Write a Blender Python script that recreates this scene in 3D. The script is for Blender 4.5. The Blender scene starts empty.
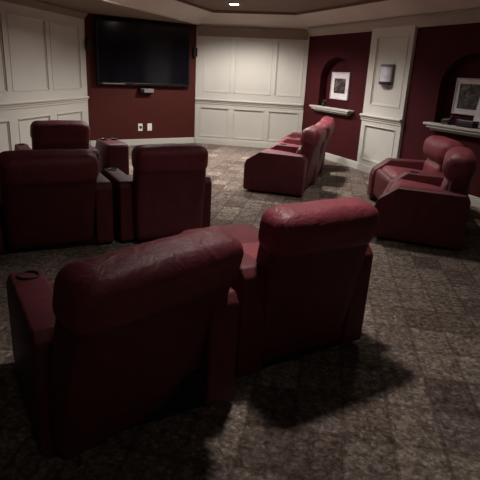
import bpy, bmesh, math, random
from mathutils import Vector, Matrix
C = bpy.context.scene.collection
PI = math.pi
R = math.radians
random.seed(4)

# ------------------------------------------------------------------ materials
def new_mat(name):
    m = bpy.data.materials.new(name); m.use_nodes = True
    nt = m.node_tree
    return m, nt, nt.nodes['Principled BSDF']

def coords(nt, scale=1.0, rotz=0.0, kind='Object'):
    tc = nt.nodes.new('ShaderNodeTexCoord'); mp = nt.nodes.new('ShaderNodeMapping')
    mp.inputs['Scale'].default_value = (scale,)*3 if not isinstance(scale, tuple) else scale
    mp.inputs['Rotation'].default_value = (0, 0, rotz)
    nt.links.new(tc.outputs[kind], mp.inputs['Vector'])
    return mp.outputs['Vector']

def noise(nt, vec, scale, detail=3, rough=.55, dist=0):
    n = nt.nodes.new('ShaderNodeTexNoise')
    n.inputs['Scale'].default_value = scale; n.inputs['Detail'].default_value = detail
    n.inputs['Roughness'].default_value = rough; n.inputs['Distortion'].default_value = dist
    nt.links.new(vec, n.inputs['Vector'])
    return n

def ramp(nt, fac, stops):
    r = nt.nodes.new('ShaderNodeValToRGB')
    el = r.color_ramp.elements
    while len(el) < len(stops): el.new(.5)
    for e, (p, c) in zip(el, stops):
        e.position = p; e.color = (*c, 1)
    nt.links.new(fac, r.inputs['Fac'])
    return r.outputs['Color']

def bump(nt, bsdf, h, strength, dist):
    b = nt.nodes.new('ShaderNodeBump')
    b.inputs['Strength'].default_value = strength; b.inputs['Distance'].default_value = dist
    nt.links.new(h, b.inputs['Height']); nt.links.new(b.outputs['Normal'], bsdf.inputs['Normal'])
    return b

def leather(name, c0, c1, rough=.55, wr=.15):
    m, nt, b = new_mat(name)
    v = coords(nt)
    big = noise(nt, v, 6, 4)
    nt.links.new(ramp(nt, big.outputs['Fac'], [(.3, c0), (.7, c1)]), b.inputs['Base Color'])
    b.inputs['Roughness'].default_value = rough
    b.inputs['Specular IOR Level'].default_value = .35
    wrk = noise(nt, v, 11, 3, .5, 1.6)
    fine = noise(nt, v, 130, 2)
    mx = nt.nodes.new('ShaderNodeMath'); mx.operation = 'MULTIPLY_ADD'
    nt.links.new(fine.outputs['Fac'], mx.inputs[0]); mx.inputs[1].default_value = .12
    nt.links.new(wrk.outputs['Fac'], mx.inputs[2])
    bump(nt, b, mx.outputs[0], wr, .03)
    return m

def plain(name, c, rough=.6, metal=0, var=.12, sc=8, bmp=.05, spec=.4):
    m, nt, b = new_mat(name)
    v = coords(nt)
    n = noise(nt, v, sc, 4)
    lo = tuple(x*(1-var) for x in c); hi = tuple(min(1, x*(1+var)) for x in c)
    nt.links.new(ramp(nt, n.outputs['Fac'], [(.3, lo), (.7, hi)]), b.inputs['Base Color'])
    b.inputs['Roughness'].default_value = rough; b.inputs['Metallic'].default_value = metal
    b.inputs['Specular IOR Level'].default_value = spec
    if bmp:
        n2 = noise(nt, v, sc*20, 2)
        bump(nt, b, n2.outputs['Fac'], bmp, .004)
    return m

M = {}
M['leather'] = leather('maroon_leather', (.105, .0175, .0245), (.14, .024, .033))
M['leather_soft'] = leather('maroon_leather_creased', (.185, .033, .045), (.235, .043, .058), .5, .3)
M['under'] = plain('black_base_cloth', (.012, .010, .010), .9)
M['cup'] = plain('black_plastic', (.01, .009, .009), .35)
M['rim'] = plain('dark_rim_plastic', (.05, .03, .03), .35)
M['cream'] = plain('cream_painted_wood', (.52, .50, .455), .55, var=.03, sc=2)
M['red'] = plain('maroon_wall_paint', (.066, .0145, .0115), .7, var=.06, sc=2, spec=.12)
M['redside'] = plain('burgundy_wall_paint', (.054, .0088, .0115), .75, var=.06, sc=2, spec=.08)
M['ceil'] = plain('brown_ceiling_paint', (.20, .15, .115), .8, var=.06, sc=1.5)
M['cove'] = plain('beige_cove_paint', (.60, .545, .49), .6, var=.05, sc=2)
M['black'] = plain('black_gloss_plastic', (.006, .006, .007), .3, bmp=0)
M['screen'] = plain('dark_screen_glass', (.004, .004, .006), .12, var=.05, bmp=0)
M['steel'] = plain('brushed_grey_metal', (.17, .165, .17), .45, .3)
M['greymetal'] = plain('dull_grey_plastic', (.20, .19, .17), .5)
M['frosted'] = plain('frosted_pale_glass', (.55, .54, .60), .3, var=.2, sc=12)
M['white'] = plain('white_plastic', (.8, .78, .74), .4, bmp=0)
M['mat'] = plain('white_mat_board', (.78, .72, .74), .7)
M['framewood'] = plain('thin_pale_frame', (.6, .55, .56), .4)
M['darkorn'] = plain('dark_bronze', (.03, .028, .028), .4, .4)
M['leaf'] = plain('dull_green_leaf', (.05, .06, .03), .6)
M['reddoor'] = M['red']

def photo_mat(name, seed, c0, c1, c2):
    m, nt, b = new_mat(name)
    v = coords(nt)
    n = noise(nt, v, 7 + seed, 4, .6, .8)
    nt.links.new(ramp(nt, n.outputs['Fac'], [(.38, c0), (.52, c1), (.68, c2)]), b.inputs['Base Color'])
    b.inputs['Roughness'].default_value = .25
    return m
M['photo_a'] = photo_mat('faded_portrait_print', 0, (.010, .008, .010), (.03, .018, .02), (.30, .19, .19))
M['photo_b'] = photo_mat('grey_picture_print', 1.5, (.015, .014, .018), (.05, .045, .05), (.22, .19, .2))

def carpet():
    m, nt, b = new_mat('patchwork_carpet')
    L = nt.links
    v = coords(nt, 1, R(9))
    mp2 = nt.nodes.new('ShaderNodeMapping'); mp2.inputs['Scale'].default_value = (1/.225, 1/.30, 1)
    mp2.inputs['Location'].default_value = (.1, .35, 0)
    L.new(v, mp2.inputs['Vector'])
    fl = nt.nodes.new('ShaderNodeVectorMath'); fl.operation = 'FLOOR'
    L.new(mp2.outputs['Vector'], fl.inputs[0])
    wn = nt.nodes.new('ShaderNodeTexWhiteNoise'); wn.noise_dimensions = '2D'
    L.new(fl.outputs['Vector'], wn.inputs['Vector'])
    tile = ramp(nt, wn.outputs['Value'], [(0, (.15, .115, .10)), (.4, (.27, .22, .19)), (.7, (.225, .183, .168)), (1, (.385, .325, .28))])
    # seam lines between the patches
    fr = nt.nodes.new('ShaderNodeVectorMath'); fr.operation = 'FRACTION'
    L.new(mp2.outputs['Vector'], fr.inputs[0])
    sx = nt.nodes.new('ShaderNodeSeparateXYZ'); L.new(fr.outputs['Vector'], sx.inputs[0])
    def seam(o):
        a = nt.nodes.new('ShaderNodeMath'); a.operation = 'PINGPONG'; a.inputs[1].default_value = .5
        L.new(o, a.inputs[0])
        s = nt.nodes.new('ShaderNodeMath'); s.operation = 'LESS_THAN'; s.inputs[1].default_value = .045
        L.new(a.outputs[0], s.inputs[0]); return s.outputs[0]
    mxs = nt.nodes.new('ShaderNodeMath'); mxs.operation = 'MAXIMUM'
    L.new(seam(sx.outputs['X']), mxs.inputs[0]); L.new(seam(sx.outputs['Y']), mxs.inputs[1])
    # leafy mottling
    n1 = noise(nt, v, 24, 5, .7, 1.2)
    vo = nt.nodes.new('ShaderNodeTexVoronoi'); vo.inputs['Scale'].default_value = 34
    L.new(v, vo.inputs['Vector'])
    mot = ramp(nt, n1.outputs['Fac'], [(.34, (.35, .33, .33)), (.5, (.95, .93, .9)), (.66, (1.7, 1.65, 1.55))])
    m1 = nt.nodes.new('ShaderNodeMix'); m1.data_type = 'RGBA'; m1.blend_type = 'MULTIPLY'; m1.inputs[0].default_value = 1
    L.new(tile, m1.inputs[6]); L.new(mot, m1.inputs[7])
    spk = ramp(nt, vo.outputs['Distance'], [(.0, (1.5, 1.45, 1.35)), (.25, (1, 1, 1)), (.6, (.6, .57, .56))])
    m2 = nt.nodes.new('ShaderNodeMix'); m2.data_type = 'RGBA'; m2.blend_type = 'MULTIPLY'; m2.inputs[0].default_value = .8
    L.new(m1.outputs[2], m2.inputs[6]); L.new(spk, m2.inputs[7])
    m3 = nt.nodes.new('ShaderNodeMix'); m3.data_type = 'RGBA'; m3.blend_type = 'MIX'
    sc = nt.nodes.new('ShaderNodeMath'); sc.operation = 'MULTIPLY'; sc.inputs[1].default_value = .4
    L.new(mxs.outputs[0], sc.inputs[0]); L.new(sc.outputs[0], m3.inputs[0])
    L.new(m2.outputs[2], m3.inputs[6]); m3.inputs[7].default_value = (.05, .035, .03, 1)
    L.new(m3.outputs[2], b.inputs['Base Color'])
    b.inputs['Roughness'].default_value = .95; b.inputs['Specular IOR Level'].default_value = .1
    bump(nt, b, n1.outputs['Fac'], .35, .01)
    return m
M['carpet'] = carpet()

# ------------------------------------------------------------------ mesh helpers
def obj(name, bm, mat, parent=None, smooth=False):
    me = bpy.data.meshes.new(name)
    bmesh.ops.recalc_face_normals(bm, faces=bm.faces)
    bm.to_mesh(me); bm.free()
    if smooth:
        for p in me.polygons: p.use_smooth = True
    me.materials.append(mat)
    o = bpy.data.objects.new(name, me); C.objects.link(o)
    if parent: o.parent = parent
    return o

def tag(o, label, cat, group=None):
    o['label'] = label; o['category'] = cat
    if group: o['group'] = group
    return o

def thing(name, label, cat, loc=(0, 0, 0), rotz=0, group=None):
    o = bpy.data.objects.new(name, None); C.objects.link(o)
    o.empty_display_size = .1
    o.location = loc; o.rotation_euler = (0, 0, rotz)
    return tag(o, label, cat, group)

def struct(o):
    o['kind'] = 'structure'; return o

def add_box(bm, x0, x1, y0, y1, z0, z1, bev=0, seg=2, mtx=None):
    t = bmesh.new()
    bmesh.ops.create_cube(t, size=1)
    for v in t.verts:
        v.co = Vector(((x0+x1)/2 + v.co.x*(x1-x0), (y0+y1)/2 + v.co.y*(y1-y0), (z0+z1)/2 + v.co.z*(z1-z0)))
    if bev: bmesh.ops.bevel(t, geom=t.edges[:], offset=bev, segments=seg, affect='EDGES', profile=.5)
    merge(bm, t, mtx)

def merge(bm, t, mtx=None):
    if mtx: bmesh.ops.transform(t, matrix=mtx, verts=t.verts)
    me = bpy.data.meshes.new('tmp'); t.to_mesh(me); t.free(); bm.from_mesh(me); bpy.data.meshes.remove(me)

def box(*a, **k):
    bm = bmesh.new(); add_box(bm, *a, **k); return bm

def pillow(hx, hy, hz, r, n=10, puff=0.0, fn=None, wob=0, seed=0):
    """rounded box of half sizes hx,hy,hz with corner radius r; puff swells the middle; fn maps the points"""
    bm = bmesh.new(); bmesh.ops.create_cube(bm, size=2)
    bmesh.ops.subdivide_edges(bm, edges=bm.edges[:], cuts=n, use_grid_fill=True)
    rnd = random.Random(seed)
    ph = [rnd.uniform(0, 6.28) for _ in range(6)]
    def warp(a, h):           # bunch the grid lines toward the rounded edges
        return math.copysign(abs(a)**.75, a)*h
    for v in bm.verts:
        u = v.co.copy()
        p = Vector((warp(u.x, hx), warp(u.y, hy), warp(u.z, hz)))
        rr = min(r, hx, hy, hz)
        q = Vector((max(-hx+rr, min(hx-rr, p.x)), max(-hy+rr, min(hy-rr, p.y)), max(-hz+rr, min(hz-rr, p.z))))
        d = p - q
        if d.length > 1e-6: p = q + d.normalized()*rr
        if puff:
            fx, fy, fz = p.x/hx, p.y/hy, p.z/hz
            p.x += puff*math.copysign(1, fx)*abs(fx)**3*(1-fy*fy)*(1-fz*fz)
            p.y += puff*math.copysign(1, fy)*abs(fy)**3*(1-fx*fx)*(1-fz*fz)
            p.z += puff*math.copysign(1, fz)*abs(fz)**3*(1-fx*fx)*(1-fy*fy)
        if wob:
            w = math.sin(p.x*17+ph[0])*math.sin(p.y*15+ph[1]) + .6*math.sin(p.x*31+p.z*23+ph[2]) + .5*math.sin(p.y*29-p.z*27+ph[3])
            p += p.normalized()*w*wob
        v.co = fn(p) if fn else p
    return bm

def prism(profile, x0, x1, bev=.02, seg=3):
    """profile of (y,z) points swept from x0 to x1 with rounded edges"""
    bm = bmesh.new()
    vs = [bm.verts.new((x0, y, z)) for y, z in profile]
    f = bm.faces.new(vs)
    ex = bmesh.ops.extrude_face_region(bm, geom=[f])
    bmesh.ops.translate(bm, vec=(x1-x0, 0, 0), verts=[g for g in ex['geom'] if isinstance(g, bmesh.types.BMVert)])
    bmesh.ops.recalc_face_normals(bm, faces=bm.faces)
    if bev: bmesh.ops.bevel(bm, geom=bm.edges[:], offset=bev, segments=seg, affect='EDGES', profile=.5, clamp_overlap=True)
    return bm

def lathe(prof, n=28, center=(0, 0, 0), caps=True):
    bm = bmesh.new(); rings = []
    for r, z in prof:
        rings.append([bm.verts.new((center[0]+r*math.cos(2*PI*i/n), center[1]+r*math.sin(2*PI*i/n), center[2]+z)) for i in range(n)])
    for a, b in zip(rings, rings[1:]):
        for i in range(n): bm.faces.new((a[i], a[(i+1) % n], b[(i+1) % n], b[i]))
    if caps: bm.faces.new(rings[0][::-1]); bm.faces.new(rings[-1])
    return bm

# ------------------------------------------------------------------ room plan
C0 = Vector((-5.14, -2.0)); C1 = Vector((-3.082, 10.129)); C2 = Vector((-1.124, 11.522)); C3 = Vector((1.2, 11.13))
RD = Vector((.3974, -.9176)); C6 = C3 + RD*7.6
C7 = Vector((C6.x, -2.0))
CEIL = 2.43     # height of the crown all round
TOP = 2.68      # raised tray ceiling

class Wall:
    """local frame of a wall: t runs along it, z up, o out of the wall into the room"""
    def __init__(s, a, b):
        s.a = a; s.u = (b-a).normalized(); s.L = (b-a).length
        s.n = Vector((s.u.y, -s.u.x))
        s.m = Matrix(((s.u.x, s.n.x, 0, a.x), (s.u.y, s.n.y, 0, a.y), (0, 0, 1, 0), (0, 0, 0, 1)))
        s.rot = math.atan2(s.u.y, s.u.x)
    def P(s, t, o=0, z=0):
        p = s.a + s.u*t + s.n*o
        return Vector((p.x, p.y, z))
    def boxes(s, bm, t0, t1, o0, o1, z0, z1, bev=0):
        add_box(bm, t0, t1, o0, o1, z0, z1, bev, 2, s.m)
WL = Wall(C0, C1); WT = Wall(C1, C2); WB = Wall(C2, C3); WR = Wall(C3, C6); WN = Wall(C6, C7); WBK = Wall(C7, C0)

def fix(bm, w):           # mirrored frames need outward normals; recalc in obj() handles it
    return bm

def panelled(bm, w, t0, t1, up, lo, zs=(1.11, 2.2, .80, .14), base=0.0):
    """raised stiles and rails around sunk panels with a bead moulding"""
    z1, z2, z3, z4 = zs
    d = base
    def field(rows, za, zb, z_lo, z_hi):
        edges = [t0]
        for a, b in rows: edges += [a, b]
        edges.append(t1)
        for i in range(0, len(edges), 2):
            if edges[i+1]-edges[i] > .004: w.boxes(bm, edges[i], edges[i+1], d, d+.022, z_lo, z_hi)
        for a, b in rows:
            w.boxes(bm, a, b, d, d+.022, z_lo, za); w.boxes(bm, a, b, d, d+.022, zb, z_hi)
            for k, (e, h) in enumerate(((0, .030), (.018, .012))):
                w.boxes(bm, a+e, a+e+.018, d, d+h, za+e, zb-e, .004); w.boxes(bm, b-e-.018, b-e, d, d+h, za+e, zb-e, .004)
                w.boxes(bm, a+e, b-e, d, d+h, za+e, za+e+.018, .004); w.boxes(bm, a+e, b-e, d, d+h, zb-e-.018, zb-e, .004)
    field(up, z1, z2, .93, CEIL)
    field(lo, z4, z3, 0, .93)

def rail(bm, w, t0, t1, base=0.0):
    w.boxes(bm, t0, t1, base, base+.035, .865, .90, .006)
    w.boxes(bm, t0, t1, base, base+.05, .90, .935, .01)
    w.boxes(bm, t0, t1, base, base+.075, .935, .975, .014)

def skirting(bm, w, t0, t1, base=0.0):
    w.boxes(bm, t0, t1, base, base+.04, 0, .10, .004)
    w.boxes(bm, t0, t1, base, base+.03, .10, .125, .008)

def slab(w, t0=0, t1=None, z1=CEIL+.35):
    bm = bmesh.new(); w.boxes(bm, t0, w.L if t1 is None else t1, -.12, 0, 0, z1); return bm

# floor
bm = bmesh.new()
fp = [bm.verts.new((p.x, p.y, 0)) for p in (C0, C7, C6, C3, C2, C1)]
bm.faces.new(fp)
ex = bmesh.ops.extrude_face_region(bm, geom=bm.faces[:])
bmesh.ops.translate(bm, vec=(0, 0, -.1), verts=[g for g in ex['geom'] if isinstance(g, bmesh.types.BMVert)])
struct(obj('floor', bm, M['carpet']))

# left wall
t_end = WL.L
off = t_end - 2.58
up, lo = [], []
k = -9
while k <= 1:
    a = off + .21 + 1.135*k; b = a + 1.02
    if a > .05:
        up.append((a, min(b, t_end-.1))); lo.append((a+.07, min(b, t_end-.1)-.03))
    k += 1
bm = slab(WL); panelled(bm, WL, 0, t_end, up, lo, (1.11, 2.2, .72, .14)); struct(obj('wall_left', bm, M['cream']))
bm = bmesh.new(); rail(bm, WL, 0, t_end-.03); struct(obj('trim_1', bm, M['cream']))
bm = bmesh.new(); skirting(bm, WL, 0, t_end-.02); struct(obj('baseboard_left', bm, M['cream']))

# wall behind the television
struct(obj('wall_front_left', slab(WT), M['red']))
bm = bmesh.new(); skirting(bm, WT, .03, WT.L-.03); struct(obj('baseboard_front_left', bm, M['cream']))

# back wall
bm = slab(WB)
panelled(bm, WB, 0, WB.L, [(.17, .77), (.84, 1.63), (1.71, 2.28)], [(.11, .76), (.85, 1.53), (1.62, 2.27)], (1.11, 2.2, .795, .16))
struct(obj('wall_back', bm, M['cream']))
bm = bmesh.new(); rail(bm, WB, .0, WB.L-.01); struct(obj('trim_2', bm, M['cream']))
bm = bmesh.new(); skirting(bm, WB, .02, WB.L-.02); struct(obj('baseboard_back', bm, M['cream']))

# right wall: burgundy bays with arched niches, a cream pilaster between
def niche_bay(name, t0, t1, n0, n1, zb, zspring, ztop, depth=.16, n=20):
    bm = bmesh.new(); w = WR
    c = (n0+n1)/2; rx = (n1-n0)/2
    arch = [(n0, zb)] + [(c - rx*math.cos(PI*i/n), zspring + (ztop-zspring)*math.sin(PI*i/n)) for i in range(n+1)] + [(n1, zb)]
    zt = CEIL+.35
    def q(*pts): bm.faces.new([bm.verts.new(w.P(t, o, z)) for t, o, z in pts])
    q((t0, 0, 0), (n0, 0, 0), (n0, 0, zt), (t0, 0, zt)); q((n1, 0, 0), (t1, 0, 0), (t1, 0, zt), (n1, 0, zt))
    q((n0, 0, 0), (n1, 0, 0), (n1, 0, zb), (n0, 0, zb))
    for (a, za), (b, zb2) in zip(arch[1:-1], arch[2:-1]):
        q((a, 0, za), (b, 0, zb2), (b, 0, zt), (a, 0, zt))
    for (a, za), (b, zb2) in zip(arch, arch[1:] + arch[:1]):
        q((a, 0, za), (b, 0, zb2), (b, -depth, zb2), (a, -depth, za))
    bm.faces.new([bm.verts.new(w.P(t, -depth, z)) for t, z in arch])
    q((t0, -.3, 0), (t1, -.3, 0), (t1, -.3, zt), (t0, -.3, zt))
    q((t0, -.3, zt), (t1, -.3, zt), (t1, 0, zt), (t0, 0, zt))
    bmesh.ops.remove_doubles(bm, verts=bm.verts, dist=1e-4)
    return struct(obj(name, bm, M['redside']))
niche_bay('wall_right_far', 0, 2.16, .57, 1.64, .97, 1.52, 1.90)
niche_bay('wall_right_near', 3.20, 5.40, 3.83, 4.95, .97, 1.48, 1.93)
def pilaster(t0, t1, n):
    bm = bmesh.new(); WR.boxes(bm, t0, t1, -.12, .03, 0, CEIL+.35)
    panelled(bm, WR, t0, t1, [(t0+.16, t1-.10)], [(t0+.10, t1-.12)], (1.13, 2.2, .80, .2), .03)
    struct(obj('wall_right_panel', bm, M['cream']))
    bm = bmesh.new(); rail(bm, WR, t0-.02, t1+.01, .03); struct(obj('trim_%d' % n, bm, M['cream']))
    bm = bmesh.new(); skirting(bm, WR, t0-.01, t1+.01, .03); struct(obj('baseboard_right_panel', bm, M['cream']))
pilaster(2.16, 3.20, 3)
pilaster(5.40, WR.L, 4)
bm = bmesh.new(); skirting(bm, WR, .04, 2.16); struct(obj('baseboard_right_far', bm, M['cream']))
bm = bmesh.new(); skirting(bm, WR, 3.21, 5.40); struct(obj('baseboard_right_near', bm, M['cream']))
# rest of the room, behind the camera
for nm, w in (('wall_near_right', WN), ('wall_rear', WBK)):
    bm = slab(w); panelled(bm, w, 0, w.L, [(.2+1.1*i, 1.15+1.1*i) for i in range(int((w.L-.3)/1.1))], [(.2+1.1*i, 1.15+1.1*i) for i in range(int((w.L-.3)/1.1))])
    struct(obj(nm, bm, M['cream']))

# ceiling: flat soffit over the left side, crown, sloping cove, raised tray
edge = [Vector((-4.6, -1.9)), Vector((-3.45, 3.9)), Vector((-2.17, 7.96)), Vector((-1.06, 11.42)),
        C3 + RD*.04 + Vector((-.05, -.08)), C6 + Vector((-.09, 0)), C7 + Vector((-.09, .09))]
wallp = [C0, WL.P(WL.L-6.3).to_2d(), WL.P(WL.L-2.2).to_2d(), C2, C3, C6, C7]
def inset(poly, d):
    out = []; n = len(poly)
    for i in range(n):
        a, b, c = poly[i-1], poly[i], poly[(i+1) % n]
        u = (b-a).normalized(); v = (c-b).normalized()
        n1 = Vector((u.y, -u.x)); n2 = Vector((v.y, -v.x))
        m = (n1+n2).normalized()
        out.append(b + m*d/max(.35, m.dot(n1)))
    return out
bm = bmesh.new()      # soffit underside strip, wall to tray edge
def strip(bm, A, za, B, zb):
    n = len(A)
    va = [bm.verts.new((p.x, p.y, za)) for p in A]; vb = [bm.verts.new((p.x, p.y, zb)) for p in B]
    for i in range(n): bm.faces.new((va[i], va[(i+1) % n], vb[(i+1) % n], vb[i]))
wp = [C0, WL.P(WL.L-6.3).to_2d(), C1, C2, C3, C6, C7]
strip(bm, wp, CEIL+.012, edge, CEIL+.012)
struct(obj('ceiling_soffit', bm, M['ceil']))
bm = bmesh.new()
strip(bm, edge, CEIL, edge, CEIL+.03)
i1 = inset(edge, .05); strip(bm, edge, CEIL+.03, i1, CEIL+.045)
i2 = inset(edge, .45); strip(bm, i1, CEIL+.045, i2, TOP-.05)
strip(bm, edge, CEIL, inset(edge, -.035), CEIL+.011)
struct(obj('trim_5', bm, M['cove']))
bm = bmesh.new()
strip(bm, i2, TOP-.05, i2, TOP)
i3 = i2
va = [bm.verts.new((p.x, p.y, TOP)) for p in i3]; f = bm.faces.new(va)
ex = bmesh.ops.extrude_face_region(bm, geom=[f])
bmesh.ops.translate(bm, vec=(0, 0, .1), verts=[g for g in ex['geom'] if isinstance(g, bmesh.types.BMVert)])
struct(obj('ceiling', bm, M['ceil']))
# crown moulding where the walls meet the soffit
def crown(name, runs, mat, z0=2.24):
    bm = bmesh.new()
    for w, t0, t1 in runs:
        b0 = .03; k = CEIL-z0
        prof = [(0, z0), (b0, z0), (b0+.012, z0+.13*k), (b0+.03, z0+.32*k), (b0+.055, z0+.63*k), (b0+.085, z0+.82*k), (b0+.09, CEIL+.005), (0, CEIL+.005)]
        A = [bm.verts.new(w.P(t0, o, z)) for o, z in prof]; B = [bm.verts.new(w.P(t1, o, z)) for o, z in prof]
        for q in range(len(prof)): bm.faces.new((A[q], A[(q+1) % len(prof)], B[(q+1) % len(prof)], B[q]))
        bm.faces.new(A); bm.faces.new(B)
    struct(obj(name, bm, mat))
crown('trim_6', [(WB, .03, WB.L-.03)], M['ceil'], 2.23)
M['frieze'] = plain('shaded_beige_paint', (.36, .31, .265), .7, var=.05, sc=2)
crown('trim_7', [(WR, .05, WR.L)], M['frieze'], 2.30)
crown('trim_8', [(WL, 0, WL.L-.03)], M['ceil'], 2.33)

# ------------------------------------------------------------------ recliners
ARM_W = .15
def arm_profile(h=.56, L=.84, k=1.0):
    p = [(0.0, .03), (-.01, h-.05), (.03, h)]
    p += [(L-.21, h+.006), (L-.03, h-.10*k), (L-.002, h-.16*k), (L, .05), (L-.02, .03)]
    return p

def make_arm(parent, x, h=.56, L=.84, w=ARM_W, cup=True, slope=1.0):
    a = obj('armrest', prism(arm_profile(h, L, slope), x-w/2, x+w/2, .03, 4), M['leather'], parent, True)
    if cup:
        cy = L-.285
        r = obj('cup_holder', lathe([(.052, -.05), (.052, .006), (.046, .010), (.040, .006), (.038, -.045), (.002, -.048)], 24, (x, cy, h+.006)), M['cup'], a, True)
    return a

def make_back(parent, x, hw, over, ztop, head=True, lean_seed=0, yaw=0.0, thick=.115, foot=.115):
    """reclined backrest: slab from the seat up to the rolled headrest"""
    y0, z0 = foot, .05
    y1, z1 = -over+.11, ztop-.10
    ln = math.hypot(y1-y0, z1-z0); d = Vector((0, (y1-y0)/ln, (z1-z0)/ln)); nrm = Vector((0, -d.z, d.y))   # nrm points to the rear
    if nrm.y > 0: nrm = -nrm
    c = Vector((x, y0, z0)) + d*ln/2
    def fn(p):
        s = p.z/(ln/2)
        bow = -.015*(1-s*s)
        taper = 1 - .03*(1-s)/2
        return c + Vector((p.x*taper, 0, 0)) + d*p.z - nrm*(p.y + bow*-1)*1.0
    b = obj('backrest', pillow(hw-.006, .09, ln/2, .05, 10, .006, fn, .0012, lean_seed), M['leather'], parent, True)
    ch = c + d*(ln/2 - .045)
    def fn2(p):
        k = max(0, -p.z/.12)
        return ch + Vector((p.x, 0, 0)) + d*p.z - nrm*(p.y + .010 + (thick-.115)*.8)
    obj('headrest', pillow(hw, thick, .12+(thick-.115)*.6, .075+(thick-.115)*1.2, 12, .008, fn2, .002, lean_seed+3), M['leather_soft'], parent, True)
    # lumbar cushion on the front face
    cl = c + d*(-.02) - nrm*.095
    def fn3(p): return cl + Vector((p.x, 0, 0)) + d*p.z - nrm*p.y
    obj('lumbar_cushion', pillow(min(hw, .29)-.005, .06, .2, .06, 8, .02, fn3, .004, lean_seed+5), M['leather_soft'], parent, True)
    if yaw:
        piv = Matrix.Translation((x, 0, 0)) @ Matrix.Rotation(yaw, 4, 'Z') @ Matrix.Translation((-x, 0, 0))
        for k in parent.children:
            if k.name.split('.')[0] in ('backrest', 'headrest', 'lumbar_cushion'): k.matrix_local = piv


def make_seat(parent, x, hw, seed=0, L=.84, raised=False):
    def fn(p): return Vector((x+p.x, .43+p.y, .36+p.z + .03*(p.y/.3)))
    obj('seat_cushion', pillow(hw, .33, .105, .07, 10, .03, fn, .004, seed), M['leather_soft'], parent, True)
    def fn2(p): return Vector((x+p.x, L-.085+p.y, .26+p.z))
    if raised:            # footrest swung up level with the seat, on its folding links
        def fn2(p): return Vector((x+p.x, L+.05+p.z, .455+p.y))
        for sx in (-1, 1):
            bm = box(x+sx*(hw-.08)-.012, x+sx*(hw-.08)+.012, L-.30, L+.12, .36, .39, .004)
            obj('footrest_link', bm, M['steel'], parent)
    obj('footrest', pillow(hw, .055, .21 if raised else .18, .05, 8, .012, fn2, .005 if raised else .002, seed+1), M['leather'], parent, True)

def recliner(label, loc, az, over=.2, ztop=.93, hw=.335, outer=.445, group=None, seed=0, arm_h=.56, yaw=0.0, foot=.115, raised=False):
    t = thing('recliner', label, 'recliner', (*loc, 0), R(az-90), group)
    obj('base', box(-outer+.05, outer-.05, .05, .74, 0, .20, .01), M['under'], t)
    for s in (-1, 1): make_arm(t, s*(outer-ARM_W/2), arm_h)
    make_seat(t, 0, outer-ARM_W-.004, seed, .84, raised)
    make_back(t, 0, hw, over, ztop, True, seed, yaw, .115, foot)
    return t

def row_sofa(name, label, loc, az, n, pitch, over=.12, ztop=.96, arm_h=.55, group=None, armw=.15, L=.86, slope=1.0, turn=0.0, thick=.15, inset=.03):
    """n reclining seats sharing armrests, the row curving by turn at every armrest; loc is the rear corner of its own left arm"""
    t = thing(name, label, 'sofa', (*loc, 0), R(az-90), group)
    hinge = Matrix.Translation((armw/2, .62, 0)) @ Matrix.Rotation(turn/2, 4, 'Z') @ Matrix.Translation((-armw/2, -.62, 0))
    Mx = Matrix.Identity(4)
    for i in range(n+1):
        inner = 0 < i < n
        if inner: Mx = Mx @ hinge
        a = make_arm(t, armw/2, arm_h, L, armw, cup=inner, slope=slope)
        if inner and turn:                      # wedge: the rear of a shared arm is wider
            g = .62*math.tan(turn/2)
            for v in a.data.vertices:
                v.co.x += math.copysign(1, v.co.x-armw/2)*g*max(0, 1-max(0, v.co.y)/.62)
        a.matrix_local = Mx
        if i == n: break
        if inner: Mx = Mx @ hinge
        cx = armw/2 + .5*pitch
        before = set(t.children)
        obj('base', box(armw/2+.02, pitch+armw/2-.02, .05, .74, 0, .20, .01), M['under'], t)
        make_seat(t, cx, (pitch-armw)/2-.004, i*7+1, L)
        make_back(t, cx, pitch/2-inset, over, ztop, True, i*7+2, 0, thick)
        for k in t.children:
            if k not in before: k.matrix_local = Mx
        Mx = Mx @ Matrix.Translation((pitch, 0, 0))
    return t

G = 'recliners facing the television'
recliner('nearest maroon leather recliner, reclined, back of its wide headrest toward the viewer', (-.37, 1.90), 121, .21, .92, .405, group=G, seed=1, yaw=R(18), arm_h=.60)
recliner('upright maroon recliner beside the nearest one, to its right', (.40, 2.55), 123, .15, .955, .335, group=G, seed=2, arm_h=.64, raised=True)
recliner('maroon recliner in the second row cut off by the left edge of the photo', (-1.61, 4.14), 118, .28, .90, .37, outer=.53, group=G, seed=3, arm_h=.58)
recliner('second row maroon recliner standing below the two wall outlets, its right arm showing', (-.69, 4.62), 118, .2, .93, .335, group=G, seed=4, arm_h=.58, foot=-.02)
recliner('farthest left maroon recliner with a dark back, beside the cream panelled wall', (-2.17, 6.04), 119, .2, .93, .32, group=G, seed=5)

# the two sofas on the right
row_sofa('theater_sofa', 'two seat maroon leather theater sofa in front of the near arched niche', (2.12, 4.66), 159, 2, .94, over=.02, ztop=.91, slope=1.3, turn=R(19), armw=.19, inset=.07)
row_sofa('theater_sofa', 'three seat maroon leather theater sofa near the cream back wall', (.78, 6.62), 162, 3, .88, over=.13, ztop=.90, L=.82, slope=1.1, turn=R(4), thick=.125, inset=.11, armw=.19)

# padded console between the far recliners
t = thing('wedge_console', 'maroon padded console beside the right arm of the farthest left recliner', 'console', (-1.60, 6.50, 0), R(29))
obj('body', prism([(0, .0), (-.0, .58), (.04, .61), (.6, .60), (.68, .5), (.68, 0)], -.14, .14, .025, 3), M['leather'], t, True)
for x in (-.07, .07):
    obj('cup_holder', lathe([(.045, -.04), (.045, .012), (.038, .014), (.034, -.035), (.002, -.036)], 20, (x, .45, .61)), M['cup'], t, True)

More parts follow.
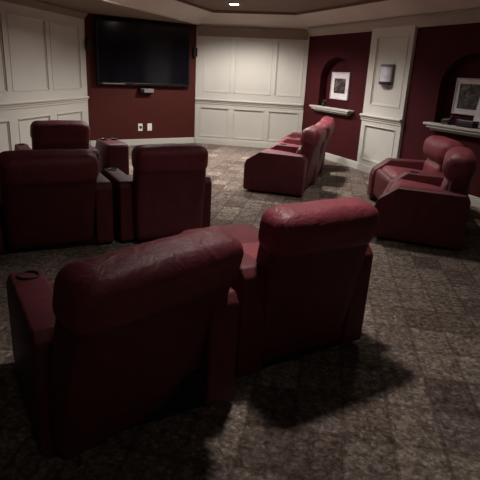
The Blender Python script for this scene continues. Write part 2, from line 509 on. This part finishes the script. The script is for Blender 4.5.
# ------------------------------------------------------------------ television wall
def wthing(w, name, label, cat, tt, z, o=0, group=None):
    """thing hung on a wall: local x along the wall, y into the wall, z up"""
    p = w.P(tt, o, z)
    return thing(name, label, cat, p, w.rot, group)      # local -y points into the room
tv = wthing(WT, 'television', 'large black flat screen television hung on the red wall', 'television', 1.195, 1.785)
obj('wall_bracket', box(-.35, .35, -.05, -.001, -.2, .2, .005), M['black'], tv)
bm = bmesh.new(); add_box(bm, -1.005, 1.005, -.10, -.05, -.59, .59, .012)
obj('casing', bm, M['black'], tv)
obj('screen', box(-.97, .97, -.104, -.1005, -.535, .56, 0), M['screen'], tv)
obj('bottom_bezel', box(-.97, .97, -.108, -.1005, -.58, -.542, .002), M['steel' if False else 'black'], tv)
obj('glint_strip', box(-.9, -.45, -.110, -.1085, -.572, -.556, 0), M['greymetal'], tv)  # highlight along the lower bezel, put in as a paler grey strip
sb = wthing(WT, 'sensor_box', 'small grey box mounted just below the television', 'device', 1.215, 1.10)
obj('housing', box(-.15, .15, -.12, -.001, -.05, .05, .015, seg=3), M['black'], sb)
obj('front_plate', box(-.07, .14, -.126, -.1205, -.035, .035, .004), M['greymetal'], sb)
def outlet(tt, label, round_):
    o = wthing(WT, 'wall_plate', label, 'outlet', tt, .365, group='wall plates under the television')
    obj('plate', box(-.05, .05, -.010, -.0005, -.075, .075, .006), M['white'], o)
    if round_:
        b = lathe([(.030, 0), (.030, .008), (.022, .008), (.020, .003), (.001, .003)], 20)
        bmesh.ops.rotate(b, cent=(0, 0, 0), matrix=Matrix.Rotation(R(90), 3, 'X'), verts=b.verts)
        bmesh.ops.translate(b, vec=(.005, -.010, 0), verts=b.verts)
        obj('socket', b, M['cup'], o, True)
    else:
        for z in (-.03, .03): obj('socket', box(-.018, .018, -.014, -.0105, z-.016, z+.016, .004), M['mat'], o)
outlet(1.10, 'white wall plate with a dark round opening, left of the two on the red wall', True)
outlet(1.31, 'white double socket wall plate, right of the two on the red wall', False)
for tt, lab in ((.05, 'small black wall speaker at the left edge of the television'), (2.33, 'small black wall speaker at the right edge of the television')):
    s = wthing(WT, 'wall_speaker', lab, 'speaker', tt, 1.90, group='speakers beside the television')
    obj('cabinet', box(-.045, .045, -.10, -.001, -.09, .09, .01), M['black'], s)
    obj('grille', box(-.038, .038, -.104, -.1005, -.08, .08, 0), M['cup'], s)

# ------------------------------------------------------------------ right wall furnishings
def ledge(t0, t1, label):
    c = (t0+t1)/2; h = (t1-t0)/2
    s = wthing(WR, 'wall_ledge', label, 'shelf', c, .94, group='ledges under the niches')
    bm = bmesh.new()
    add_box(bm, -h, h, -.14, -.001, .02, .055, .008)
    add_box(bm, -h+.05, h-.05, -.12, -.001, -.015, .02, .008)
    add_box(bm, -h+.09, h-.09, -.08, -.001, -.05, -.015, .01)
    obj('shelf_board', bm, M['cream'], s)
ledge(.46, 1.84, 'cream moulded ledge under the smaller, farther arched niche')
ledge(3.76, 5.02, 'cream moulded ledge under the near niche at the right edge')

def framed(label, tt, z0, w, h, border, pm, depth=.145, tilt=0, cat='picture'):
    p = WR.P(tt, -.156, z0)
    f = thing('framed_picture', label, cat, p, WR.rot, 'framed pictures in the niches')
    f.rotation_euler = (R(-tilt), 0, WR.rot)
    bm = bmesh.new()
    for x0, x1, a, b in ((-w/2, w/2, 0, .02), (-w/2, w/2, h-.02, h), (-w/2, -w/2+.02, .02, h-.02), (w/2-.02, w/2, .02, h-.02)):
        add_box(bm, x0, x1, -.03, 0, a, b, .004)
    obj('frame', bm, M['framewood'], f)
    bm = bmesh.new(); add_box(bm, -w/2+.02, w/2-.02, -.018, -.004, .02, h-.02)
    obj('mat_board', bm, M['mat'], f)
    obj('print', box(-w/2+border, w/2-border, -.022, -.0185, border, h-border), pm, f)
    return f
framed('white framed portrait hanging in the smaller, farther arched niche', 1.07, 1.14, .61, .50, .115, M['photo_a'])
framed('white framed dark picture hanging in the near niche at the right edge', 4.33, 1.14, .66, .48, .075, M['photo_b'])

# ornament by the far picture
v = thing('potted_plant', 'small dull green plant on the far niche ledge, before the portrait', 'plant', WR.P(.86, .045, .995))
obj('pot', lathe([(.03, 0), (.045, .06), (.04, .06), (.036, .045), (.001, .045)], 18), M['darkorn'], v, True)
bm = bmesh.new(); rnd = random.Random(2)
for i in range(34):
    a = rnd.uniform(0, 2*PI); e = rnd.uniform(.2, 1.2); l = rnd.uniform(.05, .11)
    d = Vector((math.cos(a)*math.cos(e), math.sin(a)*math.cos(e), math.sin(e))); s = d.cross(Vector((0, 0, 1))).normalized()*.014
    b0 = Vector((0, 0, .05)); q = [b0, b0+d*l*.5+s, b0+d*l, b0+d*l*.5-s]
    bm.faces.new([bm.verts.new(x) for x in q])
obj('foliage', bm, M['leaf'], v)
# dark ornaments on the near ledge
o = thing('bird_figurine', 'dark bronze figurine at the left end of the near ledge', 'figurine', WR.P(4.13, .05, .995), WR.rot)
def fn(p): return Vector((p.x + .0, p.y, .055+p.z + .25*p.x*abs(p.x)/.1))
obj('body', pillow(.10, .035, .035, .035, 8, 0, fn), M['darkorn'], o, True)
def fn(p): return Vector((.085+p.x, p.y, .105+p.z))
obj('head', pillow(.03, .026, .028, .026, 6, 0, fn), M['darkorn'], o, True)
obj('stand', box(-.06, .06, -.03, .03, 0, .025, .005), M['darkorn'], o)
o = thing('keepsake_box', 'low dark box on the near ledge, in front of the picture', 'box', WR.P(4.50, .055, .995), WR.rot)
obj('case', box(-.14, .14, -.05, .05, 0, .07, .006), M['darkorn'], o)
obj('lid', box(-.145, .145, -.055, .055, .07, .09, .006), M['black'], o)
o = thing('white_card', 'pale upright card leaning before the dark picture in the near niche', 'card', WR.P(4.62, -.01, .998), WR.rot)
o.rotation_euler = (R(-8), 0, WR.rot)
obj('card_face', box(-.10, .10, -.008, 0, .0, .40, .002), M['mat'], o)
obj('easel_foot', box(-.05, .05, 0, .05, 0, .012, .002), M['darkorn'], o)

# sconce on the pilaster
s = wthing(WR, 'wall_sconce', 'grey metal wall sconce with frosted glass on the cream pilaster', 'lamp', 2.69, 1.625, .03)
def halfcyl(r, z0, z1, n=16, flat=.6):
    bm = bmesh.new(); lo, hi = [], []
    for i in range(n+1):
        a = PI*i/n
        x, y = -r*math.cos(a), -r*flat*math.sin(a)-.024
        lo.append(bm.verts.new((x, y, z0))); hi.append(bm.verts.new((x, y, z1)))
    for i in range(n): bm.faces.new((lo[i], lo[i+1], hi[i+1], hi[i]))
    bm.faces.new((lo[0], lo[-1], hi[-1], hi[0])); bm.faces.new(lo); bm.faces.new(hi)
    return bm
obj('back_plate', box(-.155, .155, -.034, -.022, -.16, .16, .004), M['steel'], s)
obj('shade', halfcyl(.135, -.11, .115), M['frosted'], s, False)
obj('top_band', halfcyl(.15, .115, .155), M['steel'], s, False)
obj('bottom_band', halfcyl(.15, -.155, -.11), M['darkorn'], s, False)
for x in (-.135, .135): obj('side_strip', box(x-.015, x+.015, -.05, -.03, -.115, .12, .003), M['steel'], s)

# ------------------------------------------------------------------ lights
def emis(name, col, st):
    m, nt, b = new_mat(name)
    b.inputs['Emission Color'].default_value = (*col, 1); b.inputs['Emission Strength'].default_value = st
    return m
M['glow'] = emis('lit_lamp_lens', (1, .90, .78), 70)
M['dim'] = plain('unlit_lamp_lens', (.5, .48, .45), .4)
WARM = (1, .94, .89)
def downlight(x, y, label, power, lit=True, size=105, blend=.9, r=.085):
    t = thing('recessed_downlight', label, 'light', (x, y, TOP), 0, 'downlights in the tray ceiling')
    obj('trim_ring', lathe([(r+.02, -.012), (r+.025, -.004), (r+.02, -.0005), (r-.005, -.0005), (r-.005, -.01), (r+.02, -.012)], 24, caps=False), M['white'], t, True)
    obj('lens', lathe([(r-.008, -.008), (r-.008, -.002), (.001, -.002)][::-1] + [(.001, -.009)], 24), M['glow'] if lit else M['dim'], t)
    if power:
        l = bpy.data.lights.new('downlight', 'SPOT'); l.energy = power; l.color = WARM
        l.spot_size = R(size); l.spot_blend = blend; l.shadow_soft_size = .12
        lo = bpy.data.objects.new('downlight_lamp', l); lo.location = (x, y, TOP-.03); C.objects.link(lo)
downlight(-.31, 9.8, 'lit recessed downlight in the ceiling before the cream back wall', 370, size=152, blend=.5)
downlight(.7, 8.2, 'recessed downlight above the front of the room', 330, size=140)
downlight(-1.5, 7.9, 'recessed downlight above the left seats', 250, size=150)
downlight(1.55, 5.7, 'recessed downlight above the right seats', 80, size=130)
downlight(.15, 2.95, 'recessed downlight above the middle of the room', 165, size=92, blend=1)
downlight(.9, -.9, 'added dim fill light, unseen above the rear of the room', 2.6, size=150)  # added fill lamp out of view, lifts the dark rear faces of the recliners
w = bpy.data.worlds.new('world'); bpy.context.scene.world = w; w.use_nodes = True
w.node_tree.nodes['Background'].inputs[0].default_value = (.5, .45, .42, 1)
w.node_tree.nodes['Background'].inputs[1].default_value = .02

# ------------------------------------------------------------------ camera
cd = bpy.data.cameras.new('camera'); cam = bpy.data.objects.new('camera', cd); C.objects.link(cam)
cd.sensor_width = 36; cd.lens = 510.814/480*36; cd.clip_start = .05
p, r = .317212, .0504357
fw = Vector((0, math.cos(p), -math.sin(p))); up0 = Vector((0, math.sin(p), math.cos(p))); rt0 = Vector((1, 0, 0))
rt = rt0*math.cos(r) + up0*math.sin(r)      # image x axis
up = -rt0*math.sin(r) + up0*math.cos(r)
m = Matrix((rt, up, -fw)).transposed().to_4x4(); m.translation = (0, 0, 1.55)
cam.matrix_world = m
bpy.context.scene.camera = cam
bpy.context.scene.view_settings.view_transform = 'Standard'
bpy.context.scene.view_settings.exposure = 0
